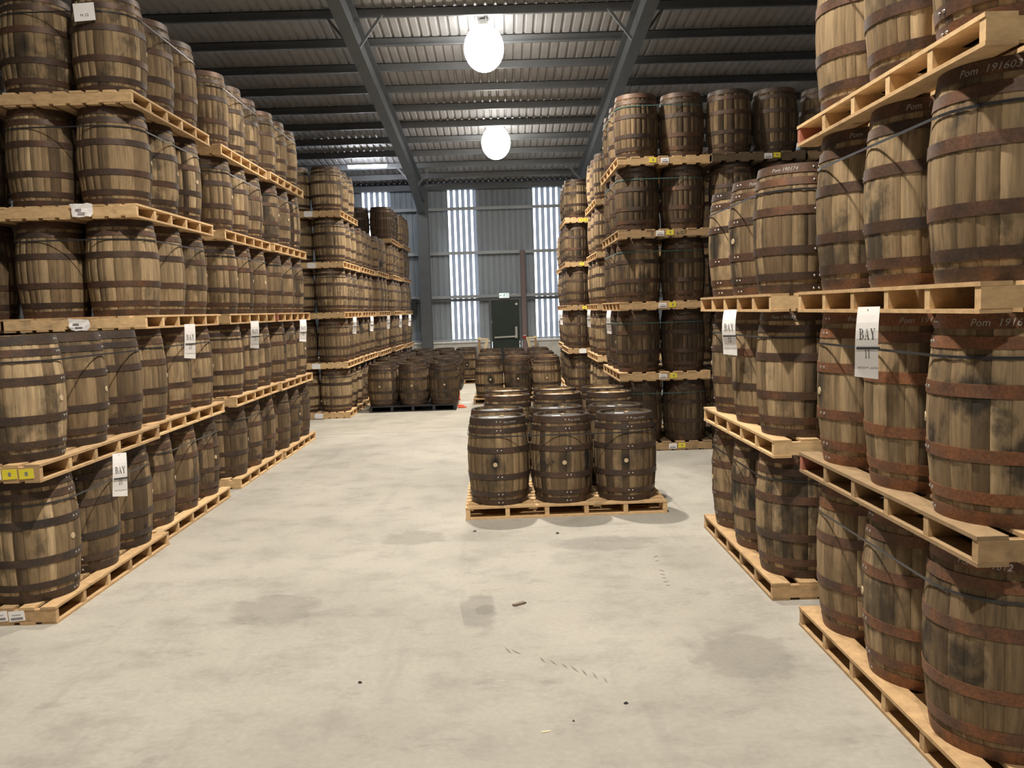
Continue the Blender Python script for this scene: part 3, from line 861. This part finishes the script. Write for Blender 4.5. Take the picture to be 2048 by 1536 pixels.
B2 = stack('stack behind the pale left stack', -3.14, 19.38, -1, 4, (3, 0), tone=0.52, rust=0.36, detail=0, ptone=0.8)
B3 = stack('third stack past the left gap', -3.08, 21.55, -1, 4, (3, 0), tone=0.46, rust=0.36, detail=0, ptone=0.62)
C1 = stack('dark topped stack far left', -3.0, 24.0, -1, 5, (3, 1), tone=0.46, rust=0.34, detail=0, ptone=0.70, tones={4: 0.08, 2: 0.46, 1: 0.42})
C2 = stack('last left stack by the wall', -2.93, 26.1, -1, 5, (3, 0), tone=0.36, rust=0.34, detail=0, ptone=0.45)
R1 = stack('front right stack', 1.855, 3.31, 1, 4, (3, 1), tone=0.55, rust=0.62, stain=0.45, smudge=0.55, detail=2, ptone=0.84, nb=7, smat=M_STRAP, reds={1: 5, 3: 5}, rusts={1: 0.85, 0: 0.7, 2: 0.5, 3: 0.55}, ptones={1: 0.55, 0: 0.66}, tones={0: 0.52, 1: 0.52})
R2 = stack('second right stack', 1.826, 5.80, 1, 3, (3, 1), tone=0.52, rust=0.48, stain=0.6, smudge=0.5, detail=2, ptone=0.88, nb=7, smat=M_STRAP, ptones={0: 0.62})
R3 = stack('dark right stack', 1.66, 12.1, 1, 5, (3, 1), tone=0.17, rust=0.36, stain=0.55, detail=1, ptone=0.68, nb=7, smat=M_STRAPG, ptones={3: 0.5, 0: 0.36, 4: 0.74}, tones={4: 0.30, 0: 0.10, 2: 0.22})
R3b = stack('stack beside the dark right stack', 2.99, 12.0, 1, 5, (1, 1), tone=0.24, rust=0.34, detail=0, ptone=0.08, nb=7)
R3c = stack('hidden stack furthest right', 4.35, 12.05, 1, 5, (1, 0), tone=0.28, rust=0.34, detail=0, ptone=0.3, nb=7)
R4b = stack('stack inward of the pale one', 3.17, 16.6, 1, 5, (1, 1), tone=0.3, rust=0.34, detail=0, ptone=0.4)
R4 = stack('pale right stack', 1.845, 16.6, 1, 5, (3, 1), tone=0.60, rust=0.38, stain=0.3, detail=0, ptone=0.80)
R5 = stack('yellow labelled right stack', 1.51, 19.95, 1, 5, (3, 1), tone=0.26, rust=0.36, detail=0, ptone=0.55, ptones={4: 0.9}, tones={4: 0.55, 0: 0.3})
R6 = stack('last right stack', 1.58, 22.3, 1, 4, (3, 0), tone=0.46, rust=0.38, detail=0, ptone=0.7)

# stickers on the pallet ends
for xl, k in ((0.29, 'y'), (0.50, 'y'), (0.08, 'w'), (-0.13, 'w')): pass
p = L1[('p', 1)]
for xl, k, tl in ((0.555, 'y', -.05), (0.44, 'y', -.04), (0.325, 'w', -.05), (0.21, 'w', -.06), (0.09, 'w', 0)): sticker(p, k, xl, 0.0, tl)
p = L1[('p', 0)]
for xl in (0.375, 0.255): sticker(p, 'w', xl, 0.005, -0.08)
for lv, xl in ((4, 0.16), (3, 0.13), (1, -0.28), (0, -0.24)):
    pass
for lv in (0, 1, 3, 4):
    sticker(B1[('p', lv)], 'W', 0.01, 0.0, 0.03)
for lv, (xw, xy) in {0: (0.08, 0.21), 1: (-0.03, 0.12), 2: (-0.04, 0.10), 3: (-0.06, 0.08), 4: (0.02, -0.15)}.items():
    sticker(R3[('p', lv)], 'w', xw, 0.0); sticker(R3[('p', lv)], 'y', xy, 0.008)
sticker(R3b[('p', 4)], 'w', 0.13); sticker(R3b[('p', 4)], 'y', 0.25, 0.008)
for lv in range(1, 5):
    sticker(R5[('p', lv)], 'W' if lv != 4 else 'w', {4: 0.02, 3: 0.0, 2: 0.10, 1: -0.30}[lv]); sticker(R5[('p', lv)], 'y', {4: -0.16, 3: 0.22, 2: -0.12, 1: 0.0}[lv])
    sticker(R5[('p', lv)], 'y', {4: -0.27, 3: -0.26, 2: -0.23, 1: 0.11}[lv])
# stencilled marks on the fourth tier pallet of the dark right stack
def stencil(txt, xl):
    me = text_mesh(txt, 0.085, M_INK)
    o = obj('stencil', me, R3[('p', 3)], (xl, -L / 2 - 0.0015, PH / 2 - 0.03), (PI / 2, 0, 0)); o['label'] = 'black stencilled figures'
stencil('0', -0.17); stencil('6/07', 0.24)

# crumpled papers and a label on the first tall left stack
def paper(name, label, x, y, z, w_, h_, tilt, grp):
    mb = MB(); nx, nz = 4, 3; rnd = random.Random(int(z * 50))
    g = [[(-w_ / 2 + w_ * i / nx + (rnd.uniform(-.02, .02) if j in (0, nz) else 0), rnd.uniform(-.012, .0), -h_ / 2 + h_ * j / nz + rnd.uniform(-.008, .008)) for i in range(nx + 1)] for j in range(nz + 1)]
    for j in range(nz):
        for i in range(nx): mb.quad(g[j][i], g[j][i + 1], g[j + 1][i + 1], g[j + 1][i])
    t = thing(name, label, 'paper', (x, y, z), (0, tilt, 0), grp, mb.mesh(name, M_PAPER))
    obj('print', MB().box(-w_ * .3, -0.014, 0, -w_ * .02, -0.013, 0.012).box(-w_ * .2, -0.014, -.03, w_ * .15, -0.013, -.02).mesh('print', M_GREYINK), t)
paper('delivery_note', 'crumpled white note on the fourth tier pallet of the first tall left stack', -3.75, 7.835, 3.10, 0.19, 0.12, 0.0, 'notes on the first tall left stack')
paper('delivery_note', 'crumpled white note on the third tier pallet of the first tall left stack', -3.85, 7.835, 2.075, 0.19, 0.10, 0.0, 'notes on the first tall left stack')
t = thing('cask_card', 'white card strapped to a top tier barrel of the first tall left stack', 'card', (-3.63, 7.89, 4.84), (-0.10, -0.09, 0.1))
obj('card_sheet', MB().box(-0.09, -0.002, -0.075, 0.09, 0.0, 0.085).mesh('card_sheet', M_PAPER), t)
obj('card_print', text_mesh('N 22', 0.035, M_INK), t, (0, -0.0035, -0.035), (PI / 2, 0, 0))

# ------------------------------------------------------------------ hanging bay tags, printed in a serif face
def glyph(ch):
    """quads in a unit box (width, [quads])"""
    q = []
    def r(x0, y0, x1, y1): q.append(((x0, y0), (x1, y0), (x1, y1), (x0, y1)))
    def arc(cx, cy, rx, ry, a0, a1, th0, th1, n=7):
        for i in range(n):
            t0, t1 = a0 + (a1 - a0) * i / n, a0 + (a1 - a0) * (i + 1) / n
            def w_(t): return th0 + (th1 - th0) * abs(math.cos(t))
            q.append(tuple((cx + (rx + s * w_(t) / 2) * math.cos(t), cy + (ry + s * th0 / 2) * math.sin(t)) for t, s in ((t0, -1), (t0, 1), (t1, 1), (t1, -1))))
    if ch == 'B':
        r(.10, 0, .24, 1); r(0, 0, .36, .05); r(0, .95, .36, 1)
        arc(.34, .75, .20, .225, -PI / 2, PI / 2, .05, .15); arc(.36, .27, .24, .245, -PI / 2, PI / 2, .05, .16); r(.2, .5, .38, .54); return .68, q
    if ch == 'A':
        q.append(((.08, 0), (.14, 0), (.40, 1), (.36, 1))); q.append(((.52, 0), (.68, 0), (.42, 1), (.36, 1)))
        r(.2, .30, .55, .35); r(0, 0, .24, .05); r(.44, 0, .78, .05); return .78, q
    if ch == 'Y':
        q.append(((.30, .45), (.44, .45), (.22, 1), (.06, 1))); q.append(((.36, .45), (.42, .45), (.66, 1), (.60, 1)))
        r(.30, 0, .44, .48); r(.20, 0, .54, .05); r(0, .95, .30, 1); r(.50, .95, .76, 1); return .76, q
    if ch == '1':
        r(.18, 0, .30, 1); r(.06, 0, .42, .05); q.append(((.04, .86), (.18, .88), (.18, 1), (.04, .90))); return .48, q
    if ch == '2':
        arc(.25, .73, .19, .23, PI, -0.5, .06, .13, 9); q.append(((.03, .04), (.15, .04), (.46, .58), (.36, .62))); r(.03, 0, .46, .10); return .54, q
    if ch == '3':
        arc(.22, .76, .17, .20, PI * .9, -PI / 2, .06, .12, 9); arc(.22, .27, .20, .24, PI / 2, -PI * .9, .06, .13, 9); return .52, q
    if ch == '4':
        r(.30, 0, .42, 1); r(0, .24, .54, .32); q.append(((0, .24), (.07, .24), (.36, 1), (.30, 1))); return .58, q
    return .4, q
def serif(txt, size, cx, cz, surf, mb):
    gl = [glyph(c) for c in txt]; sx = size * 0.57
    x = cx - sum(g[0] * sx + size * .06 for g in gl) / 2
    for wd, qs in gl:
        for qd in qs:
            mb.poly([surf(x + a * sx, cz + b * size) for a, b in qd])
        x += wd * sx + size * .06
def bay_tag(x, y, ztop, yaw, num, label, bend=1.0, lines=True, wd=0.118):
    hgt = 0.345; wd *= 0.86
    def cur(z): return 0.018 * bend * math.sin(z / hgt * 4.5)
    t = thing('bay_tag', label, 'tag', (x, y, ztop), yaw, 'white bay tags hung on the stacks')
    mb = MB(); n = 9
    for i in range(n):
        za, zb = -hgt * i / n, -hgt * (i + 1) / n
        ya, yb = cur(za), cur(zb)
        xa, xb = 0.010 * za / hgt, 0.010 * zb / hgt
        mb.quad((-wd / 2 + xa * 2, ya, za), (-wd / 2 + xb * 2, yb, zb), (wd / 2 + xb, yb, zb - (0.012 if i == n - 1 else 0)), (wd / 2 + xa, ya, za))
        mb.quad((-wd / 2 + xa * 2, ya + .001, za), (wd / 2 + xa, ya + .001, za), (wd / 2 + xb, yb + .001, zb - (0.012 if i == n - 1 else 0)), (-wd / 2 + xb * 2, yb + .001, zb))
    obj('tag_sheet', mb.mesh('tag_sheet', M_PAPER), t)
    def surf(px, pz): return (px, cur(pz) - 0.0022, pz)
    mb = MB(); serif('BAY', 0.054, -0.002, -0.160, surf, mb); serif(num, 0.042, -0.004, -0.252, surf, mb)
    mb.poly([surf(0.003 * math.cos(k) - 0.004, -0.015 + 0.003 * math.sin(k)) for k in range(6)])
    o = obj('print', mb.mesh('print', M_INK), t); o['label'] = 'printed bay number in black serif type'
    if lines:
        me = text_mesh('09/2019  pallets', 0.0155, M_GREYINK, 0.2)
        for v in me.vertices:
            v.co = surf(v.co.x - 0.006, v.co.y - 0.305)
        obj('handwriting', me, t)
    else:
        me = text_mesh('For Warehouse', 0.0135, M_INK)
        for v in me.vertices: v.co = surf(v.co.x - 0.006, v.co.y - 0.305)
        obj('small_print', me, t)
    obj('tie', MB().box(-wd / 2 - .004, -0.006 + cur(-.203), -0.208, wd / 2 + .004, cur(-.203) - .004, -0.197).mesh('tie', M_STRAP), t)
    return t
bay_tag(1.795, 4.17, 2.050, -0.62, '11', 'white tag printed with bay eleven on the front right stack')
bay_tag(1.765, 6.60, 2.035, -0.60, '12', 'white tag printed with bay twelve on the second right stack', 1.6)
bay_tag(-3.095, 6.78, 1.045, 0.55, '21', 'white tag printed with bay twenty one on the low left stack', 0.8, False)
bay_tag(-3.195, 8.77, 2.045, 0.5, '22', 'white tag hung under the third tier of the first tall left stack', 1.0, False)
bay_tag(-3.205, 11.10, 2.045, 0.5, '23', 'white tag hung under the third tier of the second tall left stack', 1.0, False)
bay_tag(-3.15, 13.55, 2.035, 0.5, '24', 'white tag hung under the third tier of the third tall left stack', 1.2, False)
bay_tag(-3.07, 17.83, 2.035, 0.5, '31', 'white tag hung on the pale stack past the left gap', 1.0, False, 0.085)
bay_tag(-3.08, 20.25, 2.03, 0.5, '32', 'white tag hung on the stack behind the pale left stack', 1.0, False, 0.085)
bay_tag(-3.0, 22.6, 2.03, 0.5, '33', 'white tag hung on the third stack past the left gap', 1.0, False, 0.085)
bay_tag(-2.93, 24.7, 2.03, 0.5, '34', 'white tag hung on the dark topped stack far left', 1.0, False, 0.085)
bay_tag(-2.86, 26.5, 2.03, 0.5, '41', 'white tag hung on the last left stack by the wall', 1.0, False, 0.085)
bay_tag(1.60, 12.78, 2.03, -0.5, '13', 'white tag hung on the dark right stack', 1.4, False, 0.075)
bay_tag(1.78, 17.5, 2.03, -0.4, '14', 'white tag hung on the pale right stack', 1.2, False, 0.075)
bay_tag(1.45, 20.9, 2.03, -0.4, '14', 'white tag hung on the yellow labelled right stack', 1.2, False, 0.075)

# chalked cask numbers
def camaz(b): return math.atan2(-b.location.y, -b.location.x)
for lv, k, n, off, sz in ((1, 0, '191606', -.10, .044), (1, 1, '191611', -.15, .040), (1, 2, '191610', -.15, .040), (2, 0, '191603', -.30, .044), (2, 1, '191602', -.05, .04), (2, 2, '191601', -.1, .04), (0, 0, '191612', -.25, .04)):
    b = R1[(lv, 0, k)]; chalk(b, 'Pom  ' + n, camaz(b) + off, sz)
for lv, k, n, off in ((2, 0, '190174', -.35), (2, 1, '190173', -.25), (2, 2, '190172', -.1), (1, 0, '190169', -.45)):
    b = R2[(lv, 0, k)]; chalk(b, 'Pom ' + n, camaz(b) + off, .036)

# ------------------------------------------------------------------ free-standing pallets in the aisle
def floor_pallet(name, X0, Yn, tone, head, detail, ptone=0.7, black=False, rust=0.35, stain=0.6, smudge=0.6, strapit=True, nums=None, dx=0.0, rot=0.0, mask=None, hm=False, heads=None, tones=None):
    """long side across the aisle: X0 its near corner on the -x side, Yn its front edge"""
    ll = LB if black else L
    cx, cy = X0 + ll / 2, Yn + W / 2
    p = pallet(cx, cy, 0, PI / 2 + rot, '%s pallet under the %s' % ('black' if black else 'pine', name), 'pallets standing in the aisle', ptone, 9, black)
    sp = 0.655 if not black else 0.653
    xs = [cx + dx + (i - 1) * sp for i in range(3)]
    nm = ['window side', 'middle', 'door side']
    out = {}
    for r in range(2):
        for i in range(3):
            if mask and (r, i) not in mask: continue
            c, s = math.cos(rot), math.sin(rot)
            lx, ly = xs[i] - cx, (r - 0.5) * 0.652
            rnd = random.Random(int(cx * 77 + cy * 13) + r * 3 + i)
            tn = tones[(r, i)] if tones and (r, i) in tones else tone
            lab = '%s barrel, %s row %s, of the %s' % ('pale oak' if tn > .6 else ('brown oak' if tn > .38 else 'dark stained'), 'front' if r == 0 else 'back', ('at left', 'in the middle', 'at right')[i], name)
            b = barrel(cx + lx * c - ly * s, cy + lx * s + ly * c, PH, rnd.uniform(-.12, .12) if r == 0 else rnd.uniform(-.6, .6), lab, 'barrels of the ' + name, tn, rust, 1.2 if hm and nums and (r, i) == (0, 1) else stain, smudge, detail, head=(heads or {}).get((r, i), head), headmarks=hm)
            out[(r, i)] = b
    if strapit:
        strap(cx + dx, cy, PH, PI / 2 + rot, 2, 3, 'strap round the casks of the ' + name, 'straps of the aisle pallets', M_STRAP, 0.80)
    if nums:
        for i, n in enumerate(nums):
            b = out[(0, i)]; chalk(b, 'Pom ' + n, -PI / 2 + 0.44 - 0.02 * i, .026)
    return out
floor_pallet('front aisle pallet', -0.437, 8.42, 0.44, 'grey', 2, 0.84, rust=0.30, stain=0.55, smudge=0.9, nums=('191769', '191716', '191757'), rot=0.014, dx=-0.01, hm=True, tones={(0, 0): .44, (0, 1): .38, (0, 2): .28})
floor_pallet('second aisle pallet', -0.34, 10.58, 0.50, 'wood', 1, 0.8, rust=0.33, dx=0.01, rot=0.01, hm=True)
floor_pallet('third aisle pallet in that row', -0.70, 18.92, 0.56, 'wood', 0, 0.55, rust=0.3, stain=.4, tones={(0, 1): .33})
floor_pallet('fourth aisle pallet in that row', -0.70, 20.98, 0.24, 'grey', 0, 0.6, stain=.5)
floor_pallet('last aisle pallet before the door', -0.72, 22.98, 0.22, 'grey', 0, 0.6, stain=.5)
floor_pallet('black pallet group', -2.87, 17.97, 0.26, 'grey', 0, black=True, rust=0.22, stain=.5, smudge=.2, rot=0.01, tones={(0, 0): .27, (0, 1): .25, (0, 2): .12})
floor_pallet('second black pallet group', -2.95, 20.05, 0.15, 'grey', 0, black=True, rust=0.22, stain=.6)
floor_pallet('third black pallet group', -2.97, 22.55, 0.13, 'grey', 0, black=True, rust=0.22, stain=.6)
floor_pallet('rear left aisle pallet', -2.75, 24.4, 0.15, 'grey', 0, 0.55, rust=0.25, stain=.6, tones={(0, 2): .5, (1, 2): .45})

# ------------------------------------------------------------------ loose things on the floor
def wedge(w_, l_, h_):
    mb = MB()
    a = [(-w_ / 2, -l_ / 2, 0), (w_ / 2, -l_ / 2, 0), (w_ / 2, l_ / 2, 0), (-w_ / 2, l_ / 2, 0), (-w_ / 2, -l_ / 2 + .01, h_), (w_ * .2, -l_ / 2 + .01, h_ * .75), (w_ * .2, l_ / 2 - .01, h_ * .75), (-w_ / 2, l_ / 2 - .01, h_)]
    mb.v = a
    mb.f = [(3, 2, 1, 0), (4, 5, 6, 7), (0, 1, 5, 4), (1, 2, 6, 5), (2, 3, 7, 6), (3, 0, 4, 7)]; mb.mi = [0] * 6
    return mb
t = thing('wheel_chock', 'orange plastic chock on the floor beside the black pallet group', 'chock', (-0.94, 18.42, 0))
obj('chock_body', wedge(0.16, 0.14, 0.075).mesh('chock_body', M_ORANGE), t)
obj('chock_foot', MB().box(-0.08, -0.075, 0, 0.10, 0.075, 0.014).mesh('chock_foot', flat('dark_orange_rubber', (0.35, 0.05, 0.03), .7)), t)
t = thing('corner_guard', 'upright orange plastic guard beside the second black pallet group', 'guard', (-1.075, 19.96, 0))
obj('guard_plate', MB().box(-0.05, -0.03, 0.02, 0.02, 0.03, 0.24).mesh('guard_plate', M_ORANGE), t)
obj('guard_foot', MB().box(-0.05, -0.05, 0, 0.03, 0.05, 0.03).mesh('guard_foot', bpy.data.materials['dark_orange_rubber']), t)
thing('paper_scrap', 'white paper scrap flat on the floor between the aisle pallets', 'paper', (-0.89, 19.4, 0.001), 0.1, None, MB().box(-0.11, -0.05, 0, 0.11, 0.05, 0.003).mesh('paper_scrap', M_PAPER))
wc = MB().box(-0.05, -0.014, 0, 0.05, 0.014, 0.014)
wc.v = [(x * (1 if y > 0 else .92), y * (1.1 if x > 0 else .9), z) for x, y, z in wc.v]
t = thing('wood_offcut', 'small grey wood offcut lying on the concrete before the front aisle pallet', 'offcut', (0.053, 5.90, 0), 0.62)
obj('offcut_block', wc.mesh('offcut_block', flat('grey_offcut', (0.20, 0.155, 0.12), .8)), t)
obj('split_edge', MB().box(0.046, -0.012, 0.001, 0.056, 0.010, 0.010).mesh('split_edge', M_INK), t)
def crumb(x, y, r, lab, mat):
    rnd = random.Random(int(x * 1000)); mb = MB(); n = 7
    ring = [(r * rnd.uniform(.6, 1.1) * math.cos(k * 2 * PI / n), r * rnd.uniform(.5, 1) * math.sin(k * 2 * PI / n)) for k in range(n)]
    mb.v = [(a, b, 0) for a, b in ring] + [(a * .6, b * .6, r * rnd.uniform(.4, .8)) for a, b in ring]
    for k in range(n): mb.f.append((k, (k + 1) % n, n + (k + 1) % n, n + k)); mb.mi.append(0)
    mb.f.append(tuple(range(n, 2 * n))); mb.mi.append(0)
    thing('bark_crumb', lab, 'crumb', (x, y, 0), 0, 'crumbs on the floor', mb.mesh('bark_crumb', mat))
crumb(-0.877, 4.70, 0.016, 'dark crumb on the open floor left of the middle', M_INK)
crumb(0.587, 4.334, 0.014, 'black crumb on the floor towards the front right stack', M_INK)
crumb(0.296, 4.16, 0.009, 'tiny dark crumb at the bottom middle of the floor', M_INK)
crumb(-0.33, 7.95, 0.020, 'brown crumb on the floor before the front aisle pallet corner', M_HEADGREY)
crumb(0.45, 7.78, 0.022, 'dark splinter on the floor just before the front aisle pallet', M_INK)
thing('pale_splinter', 'pale wood splinter on the floor near the camera', 'splinter', (0.15, 4.06, 0), 0.2, None, MB().box(-0.022, -0.004, 0, 0.022, 0.004, 0.004).mesh('pale_splinter', M_BRIGHTPINE))
S.cycles.max_bounces = 7
S.cycles.diffuse_bounces = 4
S.cycles.glossy_bounces = 2
S.cycles.transparent_max_bounces = 8
S.cycles.use_denoising = True
